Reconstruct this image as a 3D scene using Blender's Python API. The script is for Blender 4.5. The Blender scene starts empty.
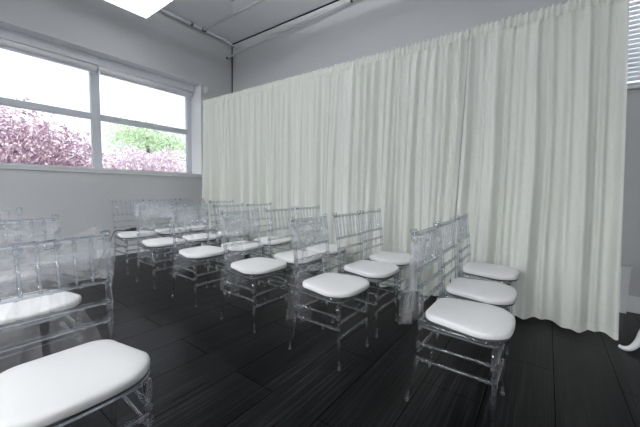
import bpy, bmesh, math, random
from mathutils import Vector, Matrix, noise
rnd = random.Random(7)
C = bpy.context.scene.collection
PI = math.pi

# ------------------------------------------------------------------ helpers
class MB:
    """collects shapes, links them as one mesh object"""
    def __init__(self): self.v = []; self.f = []; self.smooth = []
    def add(self, vs, fs, smooth=True):
        n = len(self.v); self.v += [tuple(p) for p in vs]
        for f in fs: self.f.append(tuple(i + n for i in f)); self.smooth.append(smooth)
        return self
    def box(self, a, b):
        x0, y0, z0 = a; x1, y1, z1 = b
        vs = [(x0,y0,z0),(x1,y0,z0),(x1,y1,z0),(x0,y1,z0),(x0,y0,z1),(x1,y0,z1),(x1,y1,z1),(x0,y1,z1)]
        return self.add(vs, [(0,3,2,1),(4,5,6,7),(0,1,5,4),(1,2,6,5),(2,3,7,6),(3,0,4,7)], False)
    def tube(self, path, rad, seg=10, flat=1.0, up=None):
        """round bar along a list of points; rad is a number or a list"""
        P = [Vector(p) for p in path]; n = len(P)
        if not isinstance(rad, (list, tuple)): rad = [rad] * n
        vs = []; fs = []
        T = (P[1] - P[0]).normalized()
        ref = Vector(up) if up else (Vector((0,0,1)) if abs(T.z) < .8 else Vector((1,0,0)))
        A = (ref - T * ref.dot(T)).normalized()
        for i in range(n):
            t = (P[min(i+1,n-1)] - P[max(i-1,0)])
            if t.length < 1e-9: t = T
            t.normalize()
            A = (A - t * A.dot(t)).normalized(); B = t.cross(A)
            for k in range(seg):
                a = 2*PI*k/seg
                vs.append(P[i] + A*(math.cos(a)*rad[i]) + B*(math.sin(a)*rad[i]*flat))
        for i in range(n-1):
            for k in range(seg):
                k2 = (k+1) % seg
                fs.append((i*seg+k, i*seg+k2, (i+1)*seg+k2, (i+1)*seg+k))
        fs.append(tuple(range(seg-1,-1,-1))); fs.append(tuple((n-1)*seg+k for k in range(seg)))
        return self.add(vs, fs)
    def turned(self, a, b, prof, seg=12):
        """lathe between two points; prof = [(t, radius)...]"""
        a = Vector(a); b = Vector(b)
        return self.tube([a + (b-a)*t for t, r in prof], [r for t, r in prof], seg)
    def grid(self, fn, nu, nv, closed_u=False):
        vs = [fn(i/(nu if closed_u else nu-1), j/(nv-1)) for j in range(nv) for i in range(nu)]
        fs = []
        for j in range(nv-1):
            for i in range(nu if closed_u else nu-1):
                i2 = (i+1) % nu
                fs.append((j*nu+i, j*nu+i2, (j+1)*nu+i2, (j+1)*nu+i))
        return self.add(vs, fs)
    def build(self, name, mat, parent=None):
        me = bpy.data.meshes.new(name); me.from_pydata(self.v, [], self.f); me.update()
        for p, s in zip(me.polygons, self.smooth): p.use_smooth = s
        bm = bmesh.new(); bm.from_mesh(me); bmesh.ops.recalc_face_normals(bm, faces=bm.faces); bm.to_mesh(me); bm.free()
        me.materials.append(mat)
        o = bpy.data.objects.new(name, me); C.objects.link(o)
        if parent: o.parent = parent
        return o

def empty(name, loc=(0,0,0), rz=0):
    o = bpy.data.objects.new(name, None); C.objects.link(o); o.empty_display_size = .1
    o.location = loc; o.rotation_euler = (0,0,rz); return o
def tag(o, label=None, cat=None, group=None, kind=None):
    if label: o['label'] = label
    if cat: o['category'] = cat
    if group: o['group'] = group
    if kind: o['kind'] = kind
    return o
def struct(o): o['kind'] = 'structure'; return o
def copy_tree(o, parent=None):
    c = o.copy(); C.objects.link(c)
    if parent: c.parent = parent
    for ch in list(o.children): copy_tree(ch, c)
    return c

# ------------------------------------------------------------------ materials
def mat(name, col=(.8,.8,.8), rough=.5, spec=.5, metal=0, emit=None, strength=0):
    m = bpy.data.materials.new(name); m.use_nodes = True
    b = m.node_tree.nodes['Principled BSDF']
    b.inputs['Base Color'].default_value = (*col, 1); b.inputs['Roughness'].default_value = rough
    b.inputs['Specular IOR Level'].default_value = spec; b.inputs['Metallic'].default_value = metal
    if emit: b.inputs['Emission Color'].default_value = (*emit, 1); b.inputs['Emission Strength'].default_value = strength
    return m
def add_bump(m, scale=40, strength=.1, dist=.002, vec=None):
    nt = m.node_tree; b = nt.nodes['Principled BSDF']
    tc = nt.nodes.new('ShaderNodeTexCoord'); mp = nt.nodes.new('ShaderNodeMapping'); nz = nt.nodes.new('ShaderNodeTexNoise'); bp = nt.nodes.new('ShaderNodeBump')
    if vec: mp.inputs['Scale'].default_value = vec
    nz.inputs['Scale'].default_value = scale; nz.inputs['Detail'].default_value = 4
    bp.inputs['Strength'].default_value = strength; bp.inputs['Distance'].default_value = dist
    nt.links.new(tc.outputs['Object'], mp.inputs['Vector']); nt.links.new(mp.outputs[0], nz.inputs['Vector'])
    nt.links.new(nz.outputs['Fac'], bp.inputs['Height']); nt.links.new(bp.outputs[0], b.inputs['Normal'])
    return m

M = {}
M['wall'] = add_bump(mat('wall_paint', (.56,.565,.575), .75, .25), 90, .06)
M['ceiling'] = add_bump(mat('ceiling_paint', (.84,.85,.88), .85, .2), 60, .08)
M['bounce_wall'] = add_bump(mat('white_bounce_paint', (.82,.82,.82), .75, .25), 90, .06)  # unseen walls, whitened to bounce more light into the room
M['trim'] = mat('white_trim_paint', (.78,.79,.80), .4)
M['frame'] = mat('grey_window_frame', (.56,.58,.62), .4)
M['reveal'] = mat('white_reveal_paint', (.83,.84,.86), .6, .3)
M['gap_shadow'] = mat('dark_gap_shadow', (.015,.015,.018), .9, .1)  # shadow painted as a black colour on thin strips
M['pipe'] = mat('painted_pipe', (.60,.61,.63), .45)
M['clamp'] = mat('dark_clamp', (.04,.04,.045), .5)
M['blind'] = mat('roller_blind_fabric', (.93,.93,.94), .7, .2)
M['fascia'] = mat('roller_blind_fascia', (.80,.81,.84), .4)
M['slat'] = mat('venetian_slat', (.80,.81,.82), .5)
M['cushion'] = add_bump(mat('white_vinyl_cushion', (.755,.75,.745), .6, .22), 8, .05, .003)
M['cushion_base'] = mat('cushion_underside', (.05,.05,.055), .7)
M['black'] = mat('black_plastic', (.012,.012,.012), .4)
M['white_lacquer'] = mat('white_lacquer', (.75,.76,.77), .35)
M['sensor'] = mat('sensor_plastic', (.72,.73,.74), .4)
M['fill_panel'] = mat('fill_light_diffuser', (.9,.9,.9), .5, emit=(.96,.98,1), strength=34)  # glow of the added fill panels behind the camera
M['dim_panel'] = mat('dim_light_diffuser', (.9,.9,.9), .5, emit=(.96,.98,1), strength=1.8)
M['fill_up'] = mat('added_uplight', (.9,.9,.9), .5, emit=(.96,.98,1), strength=64)  # added upward fill light, brightens the ceiling
M['bark'] = mat('bark', (.10,.07,.06), .9)
M['bounce_ground'] = add_bump(mat('pale_bounce_ground', (.55,.54,.52), .9), 30, .3, .01)  # unseen ground, made pale to bounce light up through the window

def acrylic():
    m = bpy.data.materials.new('clear_acrylic'); m.use_nodes = True; nt = m.node_tree; nt.nodes.clear()
    out = nt.nodes.new('ShaderNodeOutputMaterial'); g = nt.nodes.new('ShaderNodeBsdfGlass'); t = nt.nodes.new('ShaderNodeBsdfTransparent')
    gl = nt.nodes.new('ShaderNodeBsdfGlossy'); mx = nt.nodes.new('ShaderNodeMixShader'); mx2 = nt.nodes.new('ShaderNodeMixShader')
    g.inputs['IOR'].default_value = 1.45; g.inputs['Roughness'].default_value = 0; g.inputs['Color'].default_value = (.99,.995,1,1)
    t.inputs['Color'].default_value = (.93,.95,.98,1)
    mx.inputs[0].default_value = .34
    nt.links.new(t.outputs[0], mx.inputs[1]); nt.links.new(g.outputs[0], mx.inputs[2])
    lw = nt.nodes.new('ShaderNodeLayerWeight'); lw.inputs['Blend'].default_value = .5
    pw = nt.nodes.new('ShaderNodeMath'); pw.operation = 'POWER'; pw.inputs[1].default_value = 4.0
    ma = nt.nodes.new('ShaderNodeMath'); ma.operation = 'MULTIPLY_ADD'; ma.inputs[1].default_value = .85; ma.inputs[2].default_value = .075
    gl.inputs['Roughness'].default_value = .04
    nt.links.new(lw.outputs['Facing'], pw.inputs[0]); nt.links.new(pw.outputs[0], ma.inputs[0])
    nt.links.new(ma.outputs[0], mx2.inputs[0]); nt.links.new(mx.outputs[0], mx2.inputs[1]); nt.links.new(gl.outputs[0], mx2.inputs[2])
    nt.links.new(mx2.outputs[0], out.inputs['Surface'])
    return m
M['acrylic'] = acrylic()

def sheer(name, col, transp, transl, fib=0):
    m = bpy.data.materials.new(name); m.use_nodes = True; nt = m.node_tree; nt.nodes.clear()
    out = nt.nodes.new('ShaderNodeOutputMaterial'); d = nt.nodes.new('ShaderNodeBsdfDiffuse'); tl = nt.nodes.new('ShaderNodeBsdfTranslucent'); t = nt.nodes.new('ShaderNodeBsdfTransparent')
    a = nt.nodes.new('ShaderNodeMixShader'); b = nt.nodes.new('ShaderNodeMixShader')
    for n in (d, tl): n.inputs['Color'].default_value = (*col, 1)
    a.inputs[0].default_value = transl; b.inputs[0].default_value = transp
    nt.links.new(d.outputs[0], a.inputs[1]); nt.links.new(tl.outputs[0], a.inputs[2])
    nt.links.new(a.outputs[0], b.inputs[1]); nt.links.new(t.outputs[0], b.inputs[2])
    nt.links.new(b.outputs[0], out.inputs['Surface'])
    if fib:
        tc = nt.nodes.new('ShaderNodeTexCoord'); mp = nt.nodes.new('ShaderNodeMapping'); nz = nt.nodes.new('ShaderNodeTexNoise'); bp = nt.nodes.new('ShaderNodeBump')
        mp.inputs['Scale'].default_value = (60, 60, 4); nz.inputs['Scale'].default_value = 1
        bp.inputs['Strength'].default_value = fib; bp.inputs['Distance'].default_value = .004
        nt.links.new(tc.outputs['Object'], mp.inputs['Vector']); nt.links.new(mp.outputs[0], nz.inputs['Vector']); nt.links.new(nz.outputs['Fac'], bp.inputs['Height'])
        nt.links.new(bp.outputs[0], d.inputs['Normal']); nt.links.new(bp.outputs[0], tl.inputs['Normal'])
    return m
M['drape'] = sheer('ivory_voile', (.925,.94,.88), .10, .18, .2)
def organza(name, lo, hi):
    """thin woven gauze, denser where it is gathered"""
    m = sheer(name, (.97,.97,.98), .8, .4); nt = m.node_tree
    mixes = [n for n in nt.nodes if n.type == 'MIX_SHADER']; b = [n for n in mixes if abs(n.inputs[0].default_value-.8) < 1e-4][0]
    tc = nt.nodes.new('ShaderNodeTexCoord'); mp = nt.nodes.new('ShaderNodeMapping'); nz = nt.nodes.new('ShaderNodeTexNoise'); mr = nt.nodes.new('ShaderNodeMapRange')
    mp.inputs['Scale'].default_value = (5, 5, 13) if 'tail' not in name else (16, 22, 3)
    nz.inputs['Scale'].default_value = 1; nz.inputs['Detail'].default_value = 3; nz.inputs['Distortion'].default_value = 1.2
    mr.inputs['From Min'].default_value = .35; mr.inputs['From Max'].default_value = .65; mr.inputs['To Min'].default_value = lo; mr.inputs['To Max'].default_value = hi
    nt.links.new(tc.outputs['Object'], mp.inputs['Vector']); nt.links.new(mp.outputs[0], nz.inputs['Vector']); nt.links.new(nz.outputs['Fac'], mr.inputs['Value']); nt.links.new(mr.outputs[0], b.inputs[0])
    return m
M['organza'] = organza('white_organza', .70, .85)
M['organza_tail'] = organza('white_organza_tail', .78, .90)

def glass_pane():
    m = bpy.data.materials.new('window_glass'); m.use_nodes = True; nt = m.node_tree; nt.nodes.clear()
    out = nt.nodes.new('ShaderNodeOutputMaterial'); t = nt.nodes.new('ShaderNodeBsdfTransparent'); gl = nt.nodes.new('ShaderNodeBsdfGlossy')
    fr = nt.nodes.new('ShaderNodeFresnel'); fr.inputs['IOR'].default_value = 1.3; mx = nt.nodes.new('ShaderNodeMixShader')
    gl.inputs['Roughness'].default_value = .02; t.inputs['Color'].default_value = (.97,.98,.98,1)
    nt.links.new(fr.outputs[0], mx.inputs[0]); nt.links.new(t.outputs[0], mx.inputs[1]); nt.links.new(gl.outputs[0], mx.inputs[2])
    nt.links.new(mx.outputs[0], out.inputs['Surface']); return m
M['glass'] = glass_pane()

def floor_mat():
    m = mat('dark_linear_plank_floor', (.02,.02,.022), .33, .14); nt = m.node_tree; b = nt.nodes['Principled BSDF']; L = nt.links.new
    tc = nt.nodes.new('ShaderNodeTexCoord')
    def nmap(scale):
        n = nt.nodes.new('ShaderNodeMapping'); n.inputs['Scale'].default_value = scale; L(tc.outputs['Object'], n.inputs['Vector']); return n
    # planks: brick rows run across X, bricks along Y
    mp = nt.nodes.new('ShaderNodeMapping'); mp.inputs['Rotation'].default_value = (0,0,PI/2); mp.inputs['Location'].default_value = (-.12, -.105, 0)
    L(tc.outputs['Object'], mp.inputs['Vector'])
    br = nt.nodes.new('ShaderNodeTexBrick'); br.offset = .5; br.squash = 1
    br.inputs['Scale'].default_value = 1; br.inputs['Brick Width'].default_value = 1.22; br.inputs['Row Height'].default_value = .305
    br.inputs['Mortar Size'].default_value = .0016; br.inputs['Mortar Smooth'].default_value = 0; br.inputs['Bias'].default_value = 0
    br.inputs['Color1'].default_value = (.55,.55,.55,1); br.inputs['Color2'].default_value = (1,1,1,1); br.inputs['Mortar'].default_value = (.05,.05,.05,1)
    L(mp.outputs[0], br.inputs['Vector'])
    n1 = nt.nodes.new('ShaderNodeTexNoise'); n1.inputs['Scale'].default_value = 1; n1.inputs['Detail'].default_value = 3; L(nmap((60,.9,1)).outputs[0], n1.inputs['Vector'])
    n2 = nt.nodes.new('ShaderNodeTexNoise'); n2.inputs['Scale'].default_value = 1; n2.inputs['Detail'].default_value = 2; L(nmap((190,2.0,1)).outputs[0], n2.inputs['Vector'])
    r1 = nt.nodes.new('ShaderNodeValToRGB'); r1.color_ramp.elements[0].position = .50; r1.color_ramp.elements[1].position = .66
    r1.color_ramp.elements[0].color = (.0004,.0004,.0006,1); r1.color_ramp.elements[1].color = (.022,.022,.024,1)
    ad = nt.nodes.new('ShaderNodeMix'); ad.data_type = 'FLOAT'; ad.inputs[0].default_value = .5
    L(n1.outputs['Fac'], ad.inputs[2]); L(n2.outputs['Fac'], ad.inputs[3]); L(ad.outputs[0], r1.inputs['Fac'])
    mx = nt.nodes.new('ShaderNodeMix'); mx.data_type = 'RGBA'; mx.blend_type = 'MULTIPLY'; mx.inputs[0].default_value = 1
    L(r1.outputs['Color'], mx.inputs[6]); L(br.outputs['Color'], mx.inputs[7]); L(mx.outputs[2], b.inputs['Base Color'])
    bp = nt.nodes.new('ShaderNodeBump'); bp.inputs['Strength'].default_value = .35; bp.inputs['Distance'].default_value = .003
    inv = nt.nodes.new('ShaderNodeMath'); inv.operation = 'MULTIPLY_ADD'; inv.inputs[1].default_value = -1.2; L(br.outputs['Fac'], inv.inputs[0]); L(ad.outputs[0], inv.inputs[2])
    sp = nt.nodes.new('ShaderNodeMapRange'); sp.inputs['To Min'].default_value = .09; sp.inputs['To Max'].default_value = 0
    L(br.outputs['Fac'], sp.inputs['Value']); L(sp.outputs[0], b.inputs['Specular IOR Level'])
    rg = nt.nodes.new('ShaderNodeMapRange'); rg.inputs['To Min'].default_value = .22; rg.inputs['To Max'].default_value = .42
    L(n1.outputs['Fac'], rg.inputs['Value']); L(rg.outputs[0], b.inputs['Roughness'])
    L(inv.outputs[0], bp.inputs['Height']); L(bp.outputs[0], b.inputs['Normal'])
    return m
M['floor'] = floor_mat()

def leaf_mat(name, c1, c2):
    m = mat(name, c1, .6, .3); nt = m.node_tree; b = nt.nodes['Principled BSDF']
    tc = nt.nodes.new('ShaderNodeTexCoord'); nz = nt.nodes.new('ShaderNodeTexNoise'); nz.inputs['Scale'].default_value = 5; nz.inputs['Detail'].default_value = 5
    r = nt.nodes.new('ShaderNodeValToRGB'); r.color_ramp.elements[0].position = .38; r.color_ramp.elements[1].position = .62
    r.color_ramp.elements[0].color = (*c1,1); r.color_ramp.elements[1].color = (*c2,1)
    nt.links.new(tc.outputs['Object'], nz.inputs['Vector']); nt.links.new(nz.outputs['Fac'], r.inputs['Fac']); nt.links.new(r.outputs['Color'], b.inputs['Base Color'])
    return m
M['plum'] = leaf_mat('plum_leaves', (.30,.20,.28), (.74,.60,.64))
M['plum_pale'] = leaf_mat('pale_plum_leaves', (.42,.33,.42), (.80,.70,.73))
M['green'] = leaf_mat('green_leaves', (.34,.48,.28), (.60,.72,.50))

# ------------------------------------------------------------------ the room
XL, XR, YB, YF, H = -5.26, 3.2, 3.99, -6.2, 3.93
WY0, WY1, WZ0, WZ1 = .05, 3.289, 1.286, 2.98        # window opening in the left wall
XO = -5.80
struct(MB().box((XL-.6, YF-.2, -.12), (XR+.2, YB+.2, 0)).build('floor', M['floor']))
struct(MB().box((XL-.6, YF-.2, H), (XR+.2, YB+.2, H+.12)).build('ceiling', M['ceiling']))
w = MB()
w.box((XO, YF-.2, 0), (XL, WY0, H)); w.box((XO, WY1, 0), (XL, YB+.2, H)); w.box((XO, WY0, 0), (XL, WY1, WZ0)); w.box((XO, WY0, WZ1), (XL, WY1, H))
struct(w.build('wall_left', M['wall']))
BX0, BX1, BZ0, BZ1 = .36, 1.9, 2.09, 3.45           # window in the back wall
w = MB()
w.box((XL, YB, 0), (BX0, YB+.2, H)); w.box((BX1, YB, 0), (XR+.2, YB+.2, H)); w.box((BX0, YB, 0), (BX1, YB+.2, BZ0)); w.box((BX0, YB, BZ1), (BX1, YB+.2, H))
struct(w.build('wall_back', M['wall']))
struct(MB().box((XR, YF-.2, 0), (XR+.2, YB, H)).build('wall_right', M['bounce_wall']))
struct(MB().box((XL, YF-.2, 0), (XR, YF, H)).build('wall_front', M['bounce_wall']))
# baseboards
struct(MB().box((XL, YF, 0), (XL+.016, YB, .105)).box((XL, YF, .105), (XL+.010, YB, .118)).build('baseboard_left', M['trim']))
struct(MB().box((XL+.016, YB-.016, 0), (XR, YB, .14)).box((XL+.016, YB-.010, .14), (XR, YB, .155)).build('baseboard_back', M['trim']))
# black strips standing in for the shadow lines at ceiling and corner
struct(MB().box((XL, YB-.016, H-.016), (XR, YB, H)).build('shadow_strip_1', M['gap_shadow']))
struct(MB().box((XL, YB-.014, .16), (XL+.014, YB, H-.016)).build('shadow_strip_2', M['gap_shadow']))
# white reveal lining of the recess
XF = -5.62
rv = MB()
t = .004
rv.box((XF, WY1-t, WZ0), (XL+.002, WY1, WZ1)); rv.box((XF, WY0, WZ0), (XL+.002, WY0+t, WZ1)); rv.box((XF, WY0, WZ1-t), (XL+.002, WY1, WZ1))
struct(rv.build('trim_3', M['reveal']))
# sill: two stepped lips
sl = MB().box((XF, WY0, WZ0+.012), (XL+.024, WY1+.03, WZ0+.026)).box((XF, WY0, WZ0-.005), (XL+.006, WY1+.02, WZ0+.012)).box((XL, WY0, WZ0-.032), (XL+.016, WY1+.02, WZ0-.005))
struct(sl.build('trim_4', M['trim']))

# left window: frame, mullion, glazing bars, panes
win = struct(empty('window_1', (XF, (WY0+WY1)/2, WZ0)))
oy, oz = (WY0+WY1)/2, WZ0
def rel(mb): 
    mb.v = [(x-XF, y-oy, z-oz) for x, y, z in mb.v]; return mb
zb, ztp = WZ0+.026, WZ1-.004
fw = .085
rel(MB().box((XF-.05, WY0, zb), (XF+.03, WY0+fw, ztp)).box((XF-.05, WY1-fw, zb), (XF+.03, WY1, ztp)).box((XF-.05, WY0+fw, ztp-.1), (XF+.03, WY1-fw, ztp)).box((XF-.05, WY0+fw, zb), (XF+.03, WY1-fw, zb+.028))).build('window_frame', M['frame'], win)
MY = 1.735
rel(MB().box((XF-.05, MY-.055, zb+.028), (XF+.035, MY+.055, ztp-.1))).build('mullion', M['frame'], win)
BARZ = 2.115
for y0, y1 in ((WY0+fw, MY-.055), (MY+.055, WY1-fw)):
    rel(MB().box((XF-.045, y0, BARZ-.045), (XF+.025, y1, BARZ+.045))).build('glazing_bar', M['frame'], win)
    for z0, z1 in ((zb+.028, BARZ-.045), (BARZ+.045, ztp-.1)):
        rel(MB().box((XF-.02, y0, z0), (XF-.012, y1, z1))).build('pane', M['glass'], win)

# roller blinds rolled up at the head of the window
for y0, y1, lab in ((WY0+.01, MY+.015, 'rolled-up roller blind above the left window bay'), (MY+.02, WY1-.012, 'rolled-up roller blind above the right window bay beside the curtain')):
    rb = tag(empty('roller_blind', (XF+.09, (y0+y1)/2, WZ1-.005)), lab, 'blind', 'roller blinds over the window')
    ym = (y1-y0)/2
    MB().box((-.05, -ym, -.125), (.07, ym, 0)).build('headrail', M['fascia'], rb)
    MB().tube([(.03, -ym+.02, -.162), (.03, ym-.02, -.162)], .040, 20).build('fabric_roll', M['blind'], rb)
    MB().box((-.005, -ym+.025, -.235), (.012, ym-.025, -.205)).build('hem_bar', M['fascia'], rb)
    MB().box((-.001, -ym+.03, -.207), (.004, ym-.03, -.15)).build('fabric_drop', M['blind'], rb)
ch = MB().tube([(0,0,0), (.003,.003,-.12), (0,.006,-.26)], .004, 6)
c_ = ch.build('blind_cord', M['blind']); c_.location = (XF+.17, MY+.017, WZ1-.11)
tag(c_, 'short white blind cord hanging at the window mullion', 'cord')

# back window with venetian blind behind the curtain's right edge
wb = struct(empty('window_2', ((BX0+BX1)/2, YB+.1, BZ0)))
hw = (BX1-BX0)/2; hh = BZ1-BZ0
MB().box((-hw,-.02,0),(-hw+.05,.05,hh)).box((hw-.05,-.02,0),(hw,.05,hh)).box((-hw+.05,-.02,hh-.05),(hw-.05,.05,hh)).box((-hw+.05,-.02,0),(hw-.05,.05,.05)).build('window_frame', M['frame'], wb)
MB().box((-hw+.05,.01,.05),(hw-.05,.016,hh-.05)).build('pane', M['glass'], wb)
struct(MB().box((BX0-.03, YB-.03, BZ0-.03), (BX1+.03, YB+.08, BZ0)).build('trim_5', M['trim']))
vb = tag(empty('venetian_blind', ((BX0+BX1)/2, YB+.035, BZ1-.01)), 'white horizontal slat blind in window at the curtain right edge', 'blind')
s = MB()
nsl = int((hh-.08)/.042)
for i in range(nsl):
    z = -.06 - i*.042
    s.add([(-hw+.01,-.012,z-.022),(hw-.01,-.012,z-.022),(hw-.01,.012,z+.022),(-hw+.01,.012,z+.022),
           (-hw+.01,-.014,z-.021),(hw-.01,-.014,z-.021),(hw-.01,.010,z+.023),(-hw+.01,.010,z+.023)],
          [(0,3,2,1),(4,5,6,7),(0,1,5,4),(1,2,6,5),(2,3,7,6),(3,0,4,7)], False)
s.build('slats', M['slat'], vb)
MB().box((-hw+.008,-.025,-.045),(hw-.008,.025,0)).build('headrail', M['slat'], vb)

# white boxed cover at the wall, right of the curtain
bx = tag(empty('wall_cover', (.44, YB-.016, 0)), 'low white boxed cover against the wall behind the curtain hem', 'cover')
MB().box((-.22,-.075,0),(.22,0,.425)).build('body', M['trim'], bx)
MB().box((-.225,-.082,.425),(.228,0,.44)).build('top_cap', M['trim'], bx)

# small sensor on the left wall beside the window
sn = tag(empty('motion_sensor', (XL-.004, 3.385, 2.885)), 'small white sensor on grey wall between window and curtain', 'sensor')
MB().add([( .002 if 0 else 0,-.03,-.06),(0,.03,-.06),(0,.03,.06),(0,-.03,.06),(.045,-.025,-.045),(.045,.025,-.045),(.035,.025,.055),(.035,-.025,.055)],
         [(0,3,2,1),(4,5,6,7),(0,1,5,4),(1,2,6,5),(2,3,7,6),(3,0,4,7)], False).build('housing', M['sensor'], sn)
MB().tube([(.03,0,-.055),(.048,0,-.025),(.05,0,.0)], [.016,.022,.012], 10).build('lens', M['sensor'], sn)

# ------------------------------------------------------------------ pipes
def pipe(name, pts, r, label, cat, clamps=(), rods=()):
    p0 = Vector(pts[0]); o = tag(empty(name, p0), label, cat)
    MB().tube([Vector(p)-p0 for p in pts], r, 12).build('tube', M['pipe'], o)
    for c, ax in clamps:
        c = Vector(c)-p0; a = Vector(ax)
        MB().tube([c-a*.018, c+a*.018], r*1.45, 12).build('clamp', M['clamp'], o)
    for c in rods:
        d = Vector(c)-p0
        MB().tube([d+Vector((0,0,r*.8)), Vector((d.x, d.y, H-p0.z))], .008, 8).build('hanger_rod', M['pipe'], o)
        MB().box((d.x-.02, d.y-.02, H-p0.z-.012),(d.x+.02, d.y+.02, H-p0.z)).build('ceiling_plate', M['clamp'], o)
    return o
XC = XL+.13
pipe('conduit', [(XC, YF+.1, H-.045), (XC, 1.5, H-.045), (XC, 3.55, H-.045), (XC+.01, 3.70, H-.052), (XC+.035, 3.80, H-.085), (XC+.07, 3.87, H-.15)], .021,
     'grey conduit along the ceiling edge above the window, bent at corner', 'pipe', clamps=[((XC, 3.05, H-.045), (0,1,0)), ((XC, 3.3, H-.045), (0,1,0))])
pipe('sprinkler_pipe', [(-4.80, 3.06, 3.70), (-1.2, 3.06, 3.70)], .020, 'upper white pipe hung below the ceiling on a thin rod', 'pipe',
     clamps=[((-4.79, 3.06, 3.70), (1,0,0))], rods=[(-4.03, 3.06, 3.70), (-1.6, 3.06, 3.70)])
pipe('wall_pipe', [(XL, 3.86, 3.625), (-2.45, 3.90, 3.775), (.8, 3.945, 3.895)], .015, 'lower white pipe running along the back wall above the curtain', 'pipe',
     clamps=[((XL+.02, 3.86, 3.626), (1,0,.05)), ((-2.42, 3.90, 3.776), (1,0,.05))])

# ------------------------------------------------------------------ ceiling light panels
def light_panel(cx, cy, lab, up=True, down='fill_panel'):
    o = tag(empty('ceiling_light', (cx, cy, 3.50)), lab, 'light', 'hung ceiling light panels')
    hx, hy = .60, .30
    MB().box((-hx,-hy,0),(hx,hy,.012)).build('diffuser', M[down], o)
    e = .018
    MB().box((-hx-e,-hy-e,-.006),(hx+e,-hy,.06)).box((-hx-e,hy,-.006),(hx+e,hy+e,.06)).box((-hx-e,-hy,-.006),(-hx,hy,.06)).box((hx,-hy,-.006),(hx+e,hy,.06)).box((-hx,-hy,.012),(hx,hy,.06)).build('housing', M['trim'], o)
    if up: MB().box((-hx+.03,-hy+.03,.0605),(hx-.03,hy-.03,.064)).build('added_uplight', M['fill_up'], o)  # added glow towards the ceiling for soft fill light
    for x in (-.45,.45):
        MB().tube([(x,0,.064),(x,0,H-3.5)], .005, 6).build('hanger_rod', M['pipe'], o)
    return o
light_panel(-4.22, 1.86, 'lit white panel light hanging near the window wall', False, 'dim_panel')
light_panel(-2.0, 1.86, 'added fill light panel above the middle chair rows, out of view', True, 'dim_panel')  # added out of view to brighten the ceiling nearby
for y in (-3.5, -5.0):  # added panels, never in view, that raise the room's brightness
    for x in (-4.22, -2.0, .2):
        light_panel(x, y, 'added fill light panel with upward glow, unseen behind the viewpoint')

# ------------------------------------------------------------------ curtain
CY = 3.10
def fold(x, z, seed):
    """depth of the pleats at x along the rod and height z: many small pleats above, fewer broad folds below"""
    up = max(0, min(1, z/2.5))
    N = lambda a, b, c: noise.noise((a, b, seed+c))
    u = x + .045*N(x*1.9, z*.45, 0) + .018*N(x*5, z*.8, 3)
    ph = 2*PI*(u/.098 + .9*N(u*1.3, 0, 9))
    a = .024*(1+.9*N(x*2.7, z*.25, 5))
    fine = a*(math.sin(ph) + .5*math.sin(2*ph+1.3+2*N(x*1.1,0,21))) + .007*math.sin(2*PI*u/.043+3*N(u*4,0,0))
    pb = 2*PI*(u/.235 + .8*N(u*.9, 0, 12))
    sb = math.sin(pb); ab = .080*(1+.8*N(x*1.4, z*.2, 15))
    broad = ab*(math.copysign(abs(sb)**.7, sb) + .3*math.sin(3*pb+1)) + .03*N(x*1.6, z*.4, 1)
    k = (1-up)**.8
    return fine*(1-.65*k) + broad*(.18+.62*k)
def drape(name, xt0, xt1, xb0, xb1, yoff, seed, label):
    ztop = 2.515; zbot = .035
    o = tag(empty(name, ((xt0+xt1)/2, CY, 0)), label, 'curtain', 'voile drapes on the long rod')
    ox = (xt0+xt1)/2
    n = int((xt1-xt0)/.0075); nz = 36
    def edge(u, z):
        k = 1-(z/ztop)
        return (xt0+(xt1-xt0)*u)*(1-k) + (xb0+(xb1-xb0)*u)*k
    def fn(u, v):
        z = zbot + (ztop-zbot)*(1-(1-v)**1.0)
        xs = xt0+(xt1-xt0)*u
        y = yoff + fold(xs, z, seed)
        if z > ztop-.12:                         # pinched on to the rod
            q = (z-(ztop-.12))/.12
            y = y*(1-.6*q) + q*.008*math.sin(xs*150+3*noise.noise((xs*14,0,seed)))
        zz = z + (.012*noise.noise((xs*3,0,seed+2)) if v < .03 else 0)
        return (edge(u, z)-ox, y-.028*(z/ztop), zz)
    MB().grid(fn, n, nz).build('fabric', M['drape'], o)
    def hem(u, v):
        z = zbot + .055*v
        p = fn(u, (z-zbot)/(ztop-zbot)); return (p[0], p[1]-.003, p[2]+.001 - (.003 if v == 0 else 0))
    MB().grid(hem, n//2, 3).build('hem', M['drape'], o)
    def head(u, v):                              # gathered frill standing above the rod
        xs = xt0+(xt1-xt0)*u; z = ztop - .05 + .085*v
        g = .018*math.sin(xs*150+3*noise.noise((xs*14,0,seed))) + .014*noise.noise((xs*30,v*2,seed))
        return (xs-ox, yoff-.035 + g*(.45+.9*abs(v-.45)), z + (.010*noise.noise((xs*28,5,seed)) if v > .9 else 0))
    MB().grid(head, n, 6).build('heading', M['drape'], o)
    return o
drape('curtain', -4.83, -.66, -4.83, -.705, 0, 1.7, 'long ivory voile curtain from the window wall to the dark slit')
drape('curtain', -.64, .36, -.69, .49, -.012, 8.3, 'narrower ivory voile curtain right of the dark slit, hem flaring')
rod = tag(empty('curtain_rod', (-2.2, CY, 0)), 'slim white rod carrying the long ivory curtains', 'rod')
MB().tube([(-2.66,-.002,2.495),(2.56,-.002,2.495)], .016, 12).build('pole', M['white_lacquer'], rod)
for x in (-2.60, 1.53):
    MB().tube([(x,.10,.006),(x,.10,2.46),(x,.02,2.495)], .018, 10).build('upright', M['white_lacquer'], rod)
    MB().box((x-.16,.02,0),(x+.16,.34,.008)).build('base_plate', M['white_lacquer'], rod)

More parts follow.
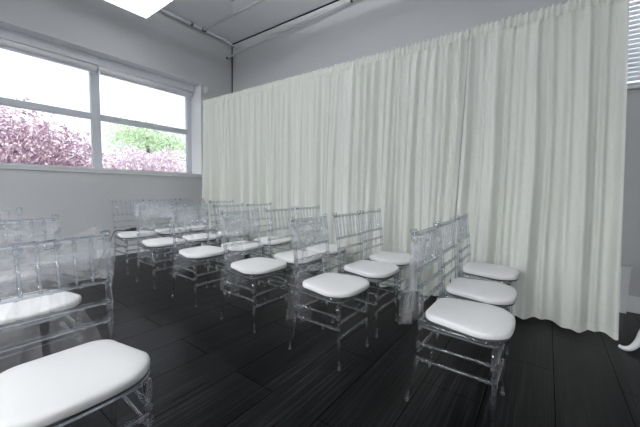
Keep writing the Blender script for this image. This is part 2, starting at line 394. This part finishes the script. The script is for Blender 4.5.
# ------------------------------------------------------------------ the clear chair
def rear_post(s):
    ctl = [(-.200,.192,0), (-.176,.188,.12), (-.158,.184,.25), (-.150,.181,.40), (-.152,.180,.50), (-.160,.181,.60), (-.172,.184,.70), (-.186,.188,.80), (-.200,.191,.885)]
    return [Vector((x, s*y, z)) for x, y, z in ctl]
def post_at(z, s=1):
    c = rear_post(s)
    for a, b in zip(c, c[1:]):
        if a.z <= z <= b.z: return a.lerp(b, (z-a.z)/(b.z-a.z))
    return c[-1].copy()
def node_profile(L, r, nodes, ring=1.45, w=.010, taper=(1,1)):
    ev = [(0, r*taper[0])]
    for q in nodes:
        rr = r*(taper[0]+(taper[1]-taper[0])*q); d = w/L
        ev += [(q-d, rr), (q-d*.45, rr*ring), (q+d*.45, rr*ring), (q+d, rr)]
    ev.append((1, r*taper[1]))
    return [(min(1,max(0,t)), q) for t, q in ev]
def outline(n, hf, hb, xf, xb, rf, rb, bow):
    """rounded trapezoid, front edge bowed"""
    pts = []
    cs = [((xf-rf), (hf-rf), rf, 0), ((xb+rb), (hb-rb), rb, 1), ((xb+rb), -(hb-rb), rb, 2), ((xf-rf), -(hf-rf), rf, 3)]
    k = n//4
    for cx, cy, r, q in cs:
        a0 = [0, PI/2, PI, 1.5*PI][q]
        for i in range(k):
            a = a0 + (PI/2)*i/(k-1)
            pts.append((cx+r*math.cos(a), cy+r*math.sin(a)))
    # densify straight runs and bow the front
    out = []
    for i in range(len(pts)):
        a = pts[i]; b = pts[(i+1) % len(pts)]
        m = max(1, int(math.hypot(a[0]-b[0], a[1]-b[1])/.03))
        for j in range(m): out.append((a[0]+(b[0]-a[0])*j/m, a[1]+(b[1]-a[1])*j/m))
    return [(x + bow*max(0, (x-xf+.12)/.12)*(1-(y/hf)**2), y) for x, y in out]
def stack(mb, rings, cap_top=True, cap_bot=True):
    n = len(rings[0]); vs = [p for r in rings for p in r]; fs = []
    for j in range(len(rings)-1):
        for i in range(n):
            i2 = (i+1) % n; fs.append((j*n+i, j*n+i2, (j+1)*n+i2, (j+1)*n+i))
    if cap_bot: fs.append(tuple(range(n-1,-1,-1)))
    if cap_top: fs.append(tuple((len(rings)-1)*n+i for i in range(n)))
    return mb.add(vs, fs)

def make_chair():
    root = empty('clear_chair')
    A = M['acrylic']
    for s in (1, -1):
        # front leg, turned, with swollen joints
        a = Vector((.176, s*.176, .412)); b = Vector((.196, s*.180, 0))
        prof = [(0,.0155),(.20,.0150),(.21,.0165),(.235,.0165),(.245,.0135)]
        for q in (.345, .555): prof += [(q-.035,.0132),(q-.022,.0152),(q+.022,.0152),(q+.035,.0128)]
        prof += [(.72,.0122),(.96,.0100),(.965,.0120),(1,.0120)]
        MB().turned(a, b, prof, 12).build('front_leg', A, root)
        c = rear_post(s)
        P = []; R = []
        zs = [0,.02,.021,.10,.17,.235,.24,.25,.255,.315,.32,.33,.335,.405,.412,.448,.456,.49,.522,.528,.552,.558,.597,.603,.627,.633,.68,.688,.712,.72,.76,.80,.84,.862,.868,.880,.884]
        big = {.24,.25,.32,.33,.412,.448,.528,.552,.603,.627,.688,.712,.868,.880}
        for z in zs:
            P.append(post_at(z, s)); R.append(.0148 if z in big else (.0100+.002*min(1,z/.3)))
        R[0] = .0115; R[1] = .0115
        P += [post_at(.885,s), post_at(.885,s)+Vector((-.003,0,.006)), post_at(.885,s)+Vector((-.006,0,.020))]; R += [.012,.0185,.0175]
        MB().tube(P, R, 12).build('rear_post', A, root)
        # side stretchers (upper turned, lower plainer)
        for z, ring in ((.325,1.5),(.245,1.4)):
            p = post_at(z, s); q = a.lerp(b, 1-z/.412)
            L = (q-p).length
            MB().turned(p, q, node_profile(L, .0075, (.08,.16,.84,.92), ring, .012), 10).build('side_stretcher', A, root)
    fa = lambda z, s: Vector((.176,s*.176,.412)).lerp(Vector((.196,s*.180,0)), 1-z/.412)
    for z in (.285, .195):
        p, q = fa(z,-1), fa(z,1); MB().turned(p, q, node_profile((q-p).length, .0085, (.08,.18,.82,.92), 1.45, .012), 10).build('front_stretcher', A, root)
    p, q = post_at(.285,-1), post_at(.285,1); MB().turned(p, q, node_profile((q-p).length, .0085, (.1,.9), 1.45, .012), 10).build('back_stretcher', A, root)
    # back: top rail, three cross rails, six spindles
    p, q = post_at(.879,-1), post_at(.879,1)
    sp = [ (i+1)/7 for i in range(6) ]
    MB().turned(p, q, node_profile((q-p).length, .0105, sp, 1.25, .010), 12).build('top_rail', A, root)
    for z in (.700,.615,.540):
        p, q = post_at(z,-1), post_at(z,1)
        MB().turned(p, q, node_profile((q-p).length, .0095, (.05,.25,.5,.75,.95), 1.3, .008), 10).build('back_rail', A, root)
    for k in sp:
        t0 = post_at(.700,-1).lerp(post_at(.700,1), k); t1 = post_at(.879,-1).lerp(post_at(.879,1), k)
        MB().turned(t0, t1, node_profile((t1-t0).length, .0058, (.12,.5,.88), 1.6, .008), 8).build('spindle', A, root)
    # seat frame
    o1 = outline(32, .198, .186, .196, -.172, .055, .03, .012); o2 = outline(32, .165, .150, .160, -.138, .04, .025, .012)
    n = len(o1); m_ = MB()
    def ring(o, z): return [(x,y,z) for x,y in o]
    def inner(): return [(x*.84+.002, y*.84) for x, y in o1]
    oi = inner()
    stack(m_, [ring(oi,.410), ring(o1,.410), ring(o1,.437), ring(oi,.437), ring(oi,.410)], False, False)
    m_.build('seat_frame', A, root)
    # cushion
    oc = outline(40, .212, .176, .209, -.150, .110, .080, .030)
    def sc(k, z, d=0): return [(.02+(x-.02)*k, y*k, z + d) for x, y in oc]
    MB_ = MB()
    stack(MB_, [sc(.93,.4375), sc(.985,.4375), sc(.985,.4465), sc(.93,.4465)], True, True).build('cushion_board', M['cushion_base'], root)
    cu = MB()
    stack(cu, [sc(.975,.4465), sc(.995,.448), sc(1,.452), sc(1,.464), sc(.992,.470), sc(.97,.4745), sc(.92,.478), sc(.80,.4815), sc(.6,.484), sc(.4,.4855), sc(.2,.486)], True, True)
    cu.build('cushion', M['cushion'], root)
    return root
chair0 = make_chair()

# ------------------------------------------------------------------ organza sash with bow and tails
def make_sash(seed, wing=.0, tail_len=(.60,.66), spread=.06, loop_len=.085):
    r = empty('organza_sash')
    def wrap(u, v):
        z = .712 + .152*v + .006*noise.noise((u*9, v*2, seed))
        p = post_at(z, 1); xb = p.x; hy = p.y + .022
        # go round the back in a flat loop: front run then rear run
        per = u*2
        bul = .004*noise.noise((u*14, v*3, seed+4))
        if per < 1:
            y = -hy + 2*hy*per; e_ = min(1, max(0, (abs(y)-.135)/.035)); x = xb + (-.013 + .0345*e_*e_*(3-2*e_))*min(1, 14*per, 14*(1-per)) + bul*.6
        else:
            y = hy - 2*hy*(per-1); x = xb - .0235*min(1, 14*(per-1), 14*(2-per)) - abs(bul)*1.5
            c = max(0, 1-abs(y)/.10)
            z = z*(1-.35*c) + .78*.35*c; x -= .012*c
        return (x, y, z)
    MB().grid(wrap, 84, 9, True).build('band', M['organza'], r)
    kx, kz = post_at(.78,1).x - .045, .78
    kn = MB()
    def knot(u, v):
        a = 2*PI*u; b = PI*(v-.5); rr = 1+.15*noise.noise((math.cos(a)*2, v*3, seed))
        return (kx+.022*math.cos(b)*math.cos(a)*rr, .030*math.cos(b)*math.sin(a)*rr, kz+.032*math.sin(b)*rr)
    kn.grid(knot, 14, 8, True).build('knot', M['organza'], r)
    for s in (-1, 1):
        up = wing if s > 0 else wing*.3
        def loop(u, v):                       # a flattened ribbon loop
            a = 2*PI*u; t = .5-.5*math.cos(a)  # 0 at the knot, 1 at the tip
            w = .020 + (.025+.25*(loop_len-.01)*1.0)*min(1, t*1.6)
            y = s*(.012 + loop_len*t); x = kx - .012 - .022*math.sin(a)*(.4+.6*t)
            z = kz + up*t - .035*t*(1-min(1,up*8)) + (v-.5)*2*w + .008*noise.noise((u*6, v*4, seed+s))
            return (x + .006*noise.noise((u*5,v*7,seed)), y, z)
        MB().grid(loop, 28, 7, True).build('bow_loop', M['organza'], r)
        L = tail_len[0] if s < 0 else tail_len[1]
        def tail(u, v):
            w = .018 + .075*min(1, v*1.5)
            y = s*(.012 + spread*(v**.8)) + (u-.5)*2*w + .012*noise.noise((v*4, u, seed+s*2))
            x = kx - .015 - .03*math.sin(min(1,v*2.5)*PI/2) + .016*math.sin(u*9 + 3*v + seed)*min(1,v*2) + .018*noise.noise((v*3, u*2, seed+7*s))
            z = kz - L*v - .03*(u-.5)*s*v
            return (x, y, z)
        MB().grid(tail, 13, 26).build('tail', M['organza_tail'], r)
    return r

# ------------------------------------------------------------------ set out the chairs
ROW = ['front', 'second', 'third', 'fourth', 'fifth', 'sixth']
used = [False]
def place(x, y, rz, label, group):
    if not used[0]: o = chair0; used[0] = True
    else: o = copy_tree(chair0)
    o.location = (x, y, 0); o.rotation_euler = (0,0,rz)
    tag(o, label, 'chair', group); return o
G = 'clear chairs in rows before the curtain'
right = {
 'A': [(-.32,1.685,0), (-.345,2.19,.0), (-.37,2.79,.02)],
 'B': [(-1.14,1.675,.0), (-1.145,2.20,-.01), (-1.17,2.68,.02)],
 'C': [(-1.90,1.67,.0), (-1.87,2.13,.02), (-1.90,2.60,.0)],
 'D': [(-2.69,1.665,.01), (-2.66,2.115,.0), (-2.66,2.57,.0)],
 'E': [(-3.47,1.66,.0), (-3.47,2.13,.0), (-3.47,2.60,.0)],
 'F': [(-4.25,1.70,.0), (-4.25,2.16,.0), (-4.25,2.60,.0)],
}
lab = {
 'A': ['clear acrylic chair nearest the right foreground, white seat, sash on back', 'clear chair directly behind the right foreground chair, second toward curtain', 'clear chair in the rightmost row standing closest to the curtain'],
 'B': ['sashed clear chair at centre of photo, standing alone on the dark floor, second row end', 'clear chair without sash beside the central chair, middle of second row', 'clear chair of the second row nearest the curtain, white seat half hidden'],
 'C': ['sashed clear chair left of the central chair at the end of third row', 'clear chair in the middle of third row behind its sashed end chair', 'clear chair of the third row against the curtain'],
 'D': ['sashed clear chair at the end of fourth row, left of third row end chair', 'clear chair in the middle of fourth row behind its sashed end chair', 'clear chair of the fourth row against the curtain'],
 'E': ['sashed clear chair at the end of fifth row, in front of the cable chair', 'clear chair in the middle of fifth row, mostly hidden by sashed chairs', 'clear chair of the fifth row against the curtain left part'],
 'F': ['bare clear chair by the window wall with black cable lying on its seat', 'clear chair in the last row by the window wall, second from the cable chair end', 'clear chair in the last row in the corner by the curtain'],
}
chairs = {}
for k in 'ABCDEF':
    for i, (x, y, rz) in enumerate(right[k]):
        chairs[k, i] = place(x, y, rz, lab[k][i], G)
G2 = 'clear chairs in rows at the left edge'
leftc = [(-1.265, .282, .0, 'large near clear chair at lower left corner, white seat cut by frame'),
         (-2.165, .32, .02, 'clear chair just behind the near lower left chair'),
         (-2.965, .285, .02, 'clear chair at left edge, only the corner of its back showing')]
for i, (x, y, rz, l) in enumerate(leftc): chairs['L', i] = place(x, y, rz, l, G2)

def put_sash(s, key, label):
    o = chairs[key]; s.location = o.location; s.rotation_euler = o.rotation_euler
    tag(s, label, 'sash', 'organza sashes on the aisle chairs')
put_sash(make_sash(2.1, .0, (.40,.46), .03), ('A',0), 'white organza sash on the right foreground chair, tails hanging behind')
put_sash(make_sash(5.7, .0, (.62,.70), .06), ('B',0), 'white organza sash on the central chair, long tails near the floor')
s0 = make_sash(9.4, .01, (.55,.62), .04)
put_sash(s0, ('C',0), 'white organza sash on the third row end chair')
s1 = make_sash(13.3, .0, (.60,.52), .05)
put_sash(s1, ('D',0), 'white organza sash on the fourth row end chair')
put_sash(copy_tree(s0), ('E',0), 'white organza sash on the fifth row end chair')
put_sash(make_sash(21.5, .075, (.60,.62), .13, .155), ('L',0), 'big white organza bow with spread tails on the near left chair')
put_sash(copy_tree(s1), ('L',1), 'white organza sash on the second chair at the left edge')
put_sash(copy_tree(s0), ('L',2), 'white organza sash on the farthest chair at left edge')

# black cable and plug lying on the chair by the window wall
cb = tag(empty('black_cable', (-4.35, 1.66, .4845)), 'black cable with chunky plug lying on chair seat by the window wall', 'cable')
MB().tube([(.0,-.05,.016),(.0,-.02,.018),(.005,.03,.02),(.01,.05,.02)], [.011,.015,.017,.014], 10).box((-.012,.02,.002),(.03,.085,.045)).build('plug', M['black'], cb)
pts = [(.0,-.05,.016),(-.002,-.09,.022),(-.008,-.135,.022),(-.01,-.172,-.005),(-.01,-.205,-.09),(-.01,-.25,-.18),(-.012,-.31,-.30),(-.02,-.36,-.42),(-.05,-.42,-.472),(-.2,-.6,-.476),(-.5,-.8,-.476)]
def catmull(P, n=8):
    P = [Vector(p) for p in P]; P = [P[0]*2-P[1]] + P + [P[-1]*2-P[-2]]; out = []
    for i in range(1, len(P)-2):
        for j in range(n):
            t = j/n; a,b,c,d = P[i-1:i+3]
            out.append(.5*((2*b)+(c-a)*t+(2*a-5*b+4*c-d)*t*t+(3*b-a-3*c+d)*t**3))
    out.append(P[-2]); return out
MB().tube(catmull(pts), .0075, 8).build('lead', M['black'], cb)

# white pedestal table, only a curled foot in view at the right edge
tb = tag(empty('pedestal_table', (.93, 2.95, 0)), 'white table with curled foot, cut off by the right edge', 'table')
col = [(0,0,.20),(0,0,.25),(0,0,.30),(0,0,.36),(0,0,.45),(0,0,.60),(0,0,.68),(0,0,.70)]
MB().tube(col, [.03,.05,.045,.03,.038,.028,.04,.06], 16).build('column', M['white_lacquer'], tb)
MB().tube([(0,0,.70),(0,0,.705),(0,0,.725),(0,0,.73)], [.28,.30,.30,.285], 40).build('table_top', M['white_lacquer'], tb)
for q in range(3):
    a = PI + q*2*PI/3
    prof = [(.02,.30,.03),(.12,.36,.030),(.22,.34,.028),(.295,.26,.026),(.335,.17,.024),(.355,.09,.022),(.385,.035,.019),(.42,.018,.016),(.45,.028,.010)]
    P = catmull([(math.cos(a)*d, math.sin(a)*d, z) for d, z, r_ in prof], 4)
    Rr = []
    for i in range(len(P)):
        f_ = i/(len(P)-1)*(len(prof)-1); j = min(int(f_), len(prof)-2); Rr.append(prof[j][2]+(prof[j+1][2]-prof[j][2])*(f_-j))
    MB().tube(P, Rr, 12).build('leg', M['white_lacquer'], tb)

# ------------------------------------------------------------------ outside
struct(MB().box((-60,-40,-.5),(-5.8,45,-.3)).build('ground', M['bounce_ground']))  # pale colour serves as a light reflector below the window
def tree(name, x, y, blobs, n, size, m, label, group, seed):
    """leafy tree: trunk, branches and a crown of single leaves scattered over lumps"""
    rr = random.Random(seed)
    o = tag(empty(name, (x, y, -.3)), label, 'tree', group)
    tr = MB(); top = max(b[2] for b in blobs)
    tr.tube([(0,0,0),(.05,.03,1.0),(-.03,.05,1.8),(0,0,top)], [.13,.10,.08,.03], 8)
    for bx_, by, bz, r_ in blobs:
        tr.tube([(0,0,1.1),(bx_*.5,by*.5,(1.1+bz)/2+.15),(bx_,by,bz)], [.06,.04,.015], 6)
    tr.build('trunk', M['bark'], o)
    lf = MB(); tot = sum(b[3]**2 for b in blobs)
    for bx_, by, bz, r_ in blobs:
        for i in range(int(n*r_*r_/tot)):
            d = Vector((rr.gauss(0,1), rr.gauss(0,1), rr.gauss(0,1))).normalized()*r_*(rr.random()**.45)
            d *= 1+.35*noise.noise(d*2.2+Vector((bx_,by,bz)))
            c = Vector((bx_,by,bz))+d
            u = Vector((rr.gauss(0,1), rr.gauss(0,1), rr.gauss(0,1))).normalized(); v_ = u.orthogonal().normalized()
            s_ = size*(.6+.8*rr.random()); w_ = u.cross(v_)*s_*.12
            lf.add([c-u*s_, c+v_*s_*.45+w_, c+u*s_, c-v_*s_*.45+w_], [(0,1,2,3)], False)
    lf.build('foliage', m, o)
    return o
TG = 'trees outside the window'
tree('plum_tree', -9.6, .9, [(0,-.9,1.75,1.0),(.2,.3,2.10,1.0),(0,1.2,1.95,.9),(.3,-.2,1.2,1.0),(.2,1.0,1.0,.9),(0,-1.9,2.2,1.0),(.1,1.9,1.45,.75),(.1,1.5,1.0,.7)], 40000, .042, M['plum'], 'big purple-leaved tree outside the left window bay', TG, 3)
tree('plum_tree', -12.2, 5.55, [(0,-.7,1.95,.85),(.2,.4,1.95,.85),(.2,.0,1.2,.9),(0,.9,1.35,.7),(0,-1.3,1.3,.8)], 22000, .042, M['plum_pale'], 'pale purple tree outside the right window bay', TG, 5)
tree('green_tree', -15.2, 6.7, [(0,.1,3.6,.8),(.2,1.1,3.3,.85),(0,-.9,3.5,.85),(0,1.0,2.1,.9),(0,0,2.0,1.0),(0,.3,1.3,1.0)], 16000, .05, M['green'], 'light green tree outside behind the purple trees', TG, 8)
tree('plum_tree', -12.2, 8.5, [(0,-.2,2.0,.7),(.1,.5,2.5,.75),(0,1.2,2.5,.9),(0,.2,1.3,.8),(0,1.3,1.4,.9)], 18000, .042, M['plum_pale'], 'pale purple tree outside at the right end of the window', TG, 11)

# ------------------------------------------------------------------ light
wd = bpy.data.worlds.new('World'); bpy.context.scene.world = wd; wd.use_nodes = True
nt = wd.node_tree; bg = nt.nodes['Background']
geo = nt.nodes.new('ShaderNodeTexCoord'); sep = nt.nodes.new('ShaderNodeSeparateXYZ'); rmp = nt.nodes.new('ShaderNodeValToRGB')
nt.links.new(geo.outputs['Generated'], sep.inputs[0]); nt.links.new(sep.outputs['Z'], rmp.inputs['Fac'])
e = rmp.color_ramp.elements                     # overcast: brighter overhead than at the horizon
e[0].position = .0; e[0].color = (.33,.36,.42,1); e[1].position = .9; e[1].color = (1,1,1,1)
x = rmp.color_ramp.elements.new(.30); x.color = (.35,.38,.44,1)
nt.links.new(rmp.outputs['Color'], bg.inputs['Color']); bg.inputs['Strength'].default_value = 3.3
sun = bpy.data.lights.new('sun', 'SUN'); sun.energy = 1.7; sun.angle = .15
so = bpy.data.objects.new('sun', sun); C.objects.link(so); so.location = (10,0,20)
so.rotation_euler = Vector((-.75,.25,-.75)).to_track_quat('-Z','Y').to_euler()

# ------------------------------------------------------------------ camera
f = 303.44; pitch = math.radians(4.779); yaw = math.radians(36.693); roll = math.radians(1.2154)
F = Vector((-math.sin(yaw)*math.cos(pitch), math.cos(yaw)*math.cos(pitch), -math.sin(pitch)))
r0 = Vector((math.cos(yaw), math.sin(yaw), 0)); u0 = r0.cross(F)
R = r0*math.cos(roll)+u0*math.sin(roll); U = -r0*math.sin(roll)+u0*math.cos(roll)
cam = bpy.data.cameras.new('camera'); co = bpy.data.objects.new('camera', cam); C.objects.link(co)
cam.sensor_width = 36; cam.lens = f/640*36; cam.clip_start = .02
mw = Matrix((R, U, -F)).transposed().to_4x4(); mw.translation = (0,0,1.10); co.matrix_world = mw
sc_ = bpy.context.scene; sc_.camera = co
vs = sc_.view_settings; vs.view_transform = 'Standard'; vs.look = 'None'; vs.exposure = .50; vs.gamma = 1; vs.use_curve_mapping = False
cy = sc_.cycles
cy.max_bounces = 16; cy.transmission_bounces = 12; cy.transparent_max_bounces = 40; cy.diffuse_bounces = 6; cy.glossy_bounces = 6
cy.sample_clamp_indirect = 3; cy.use_denoising = True; cy.caustics_refractive = True
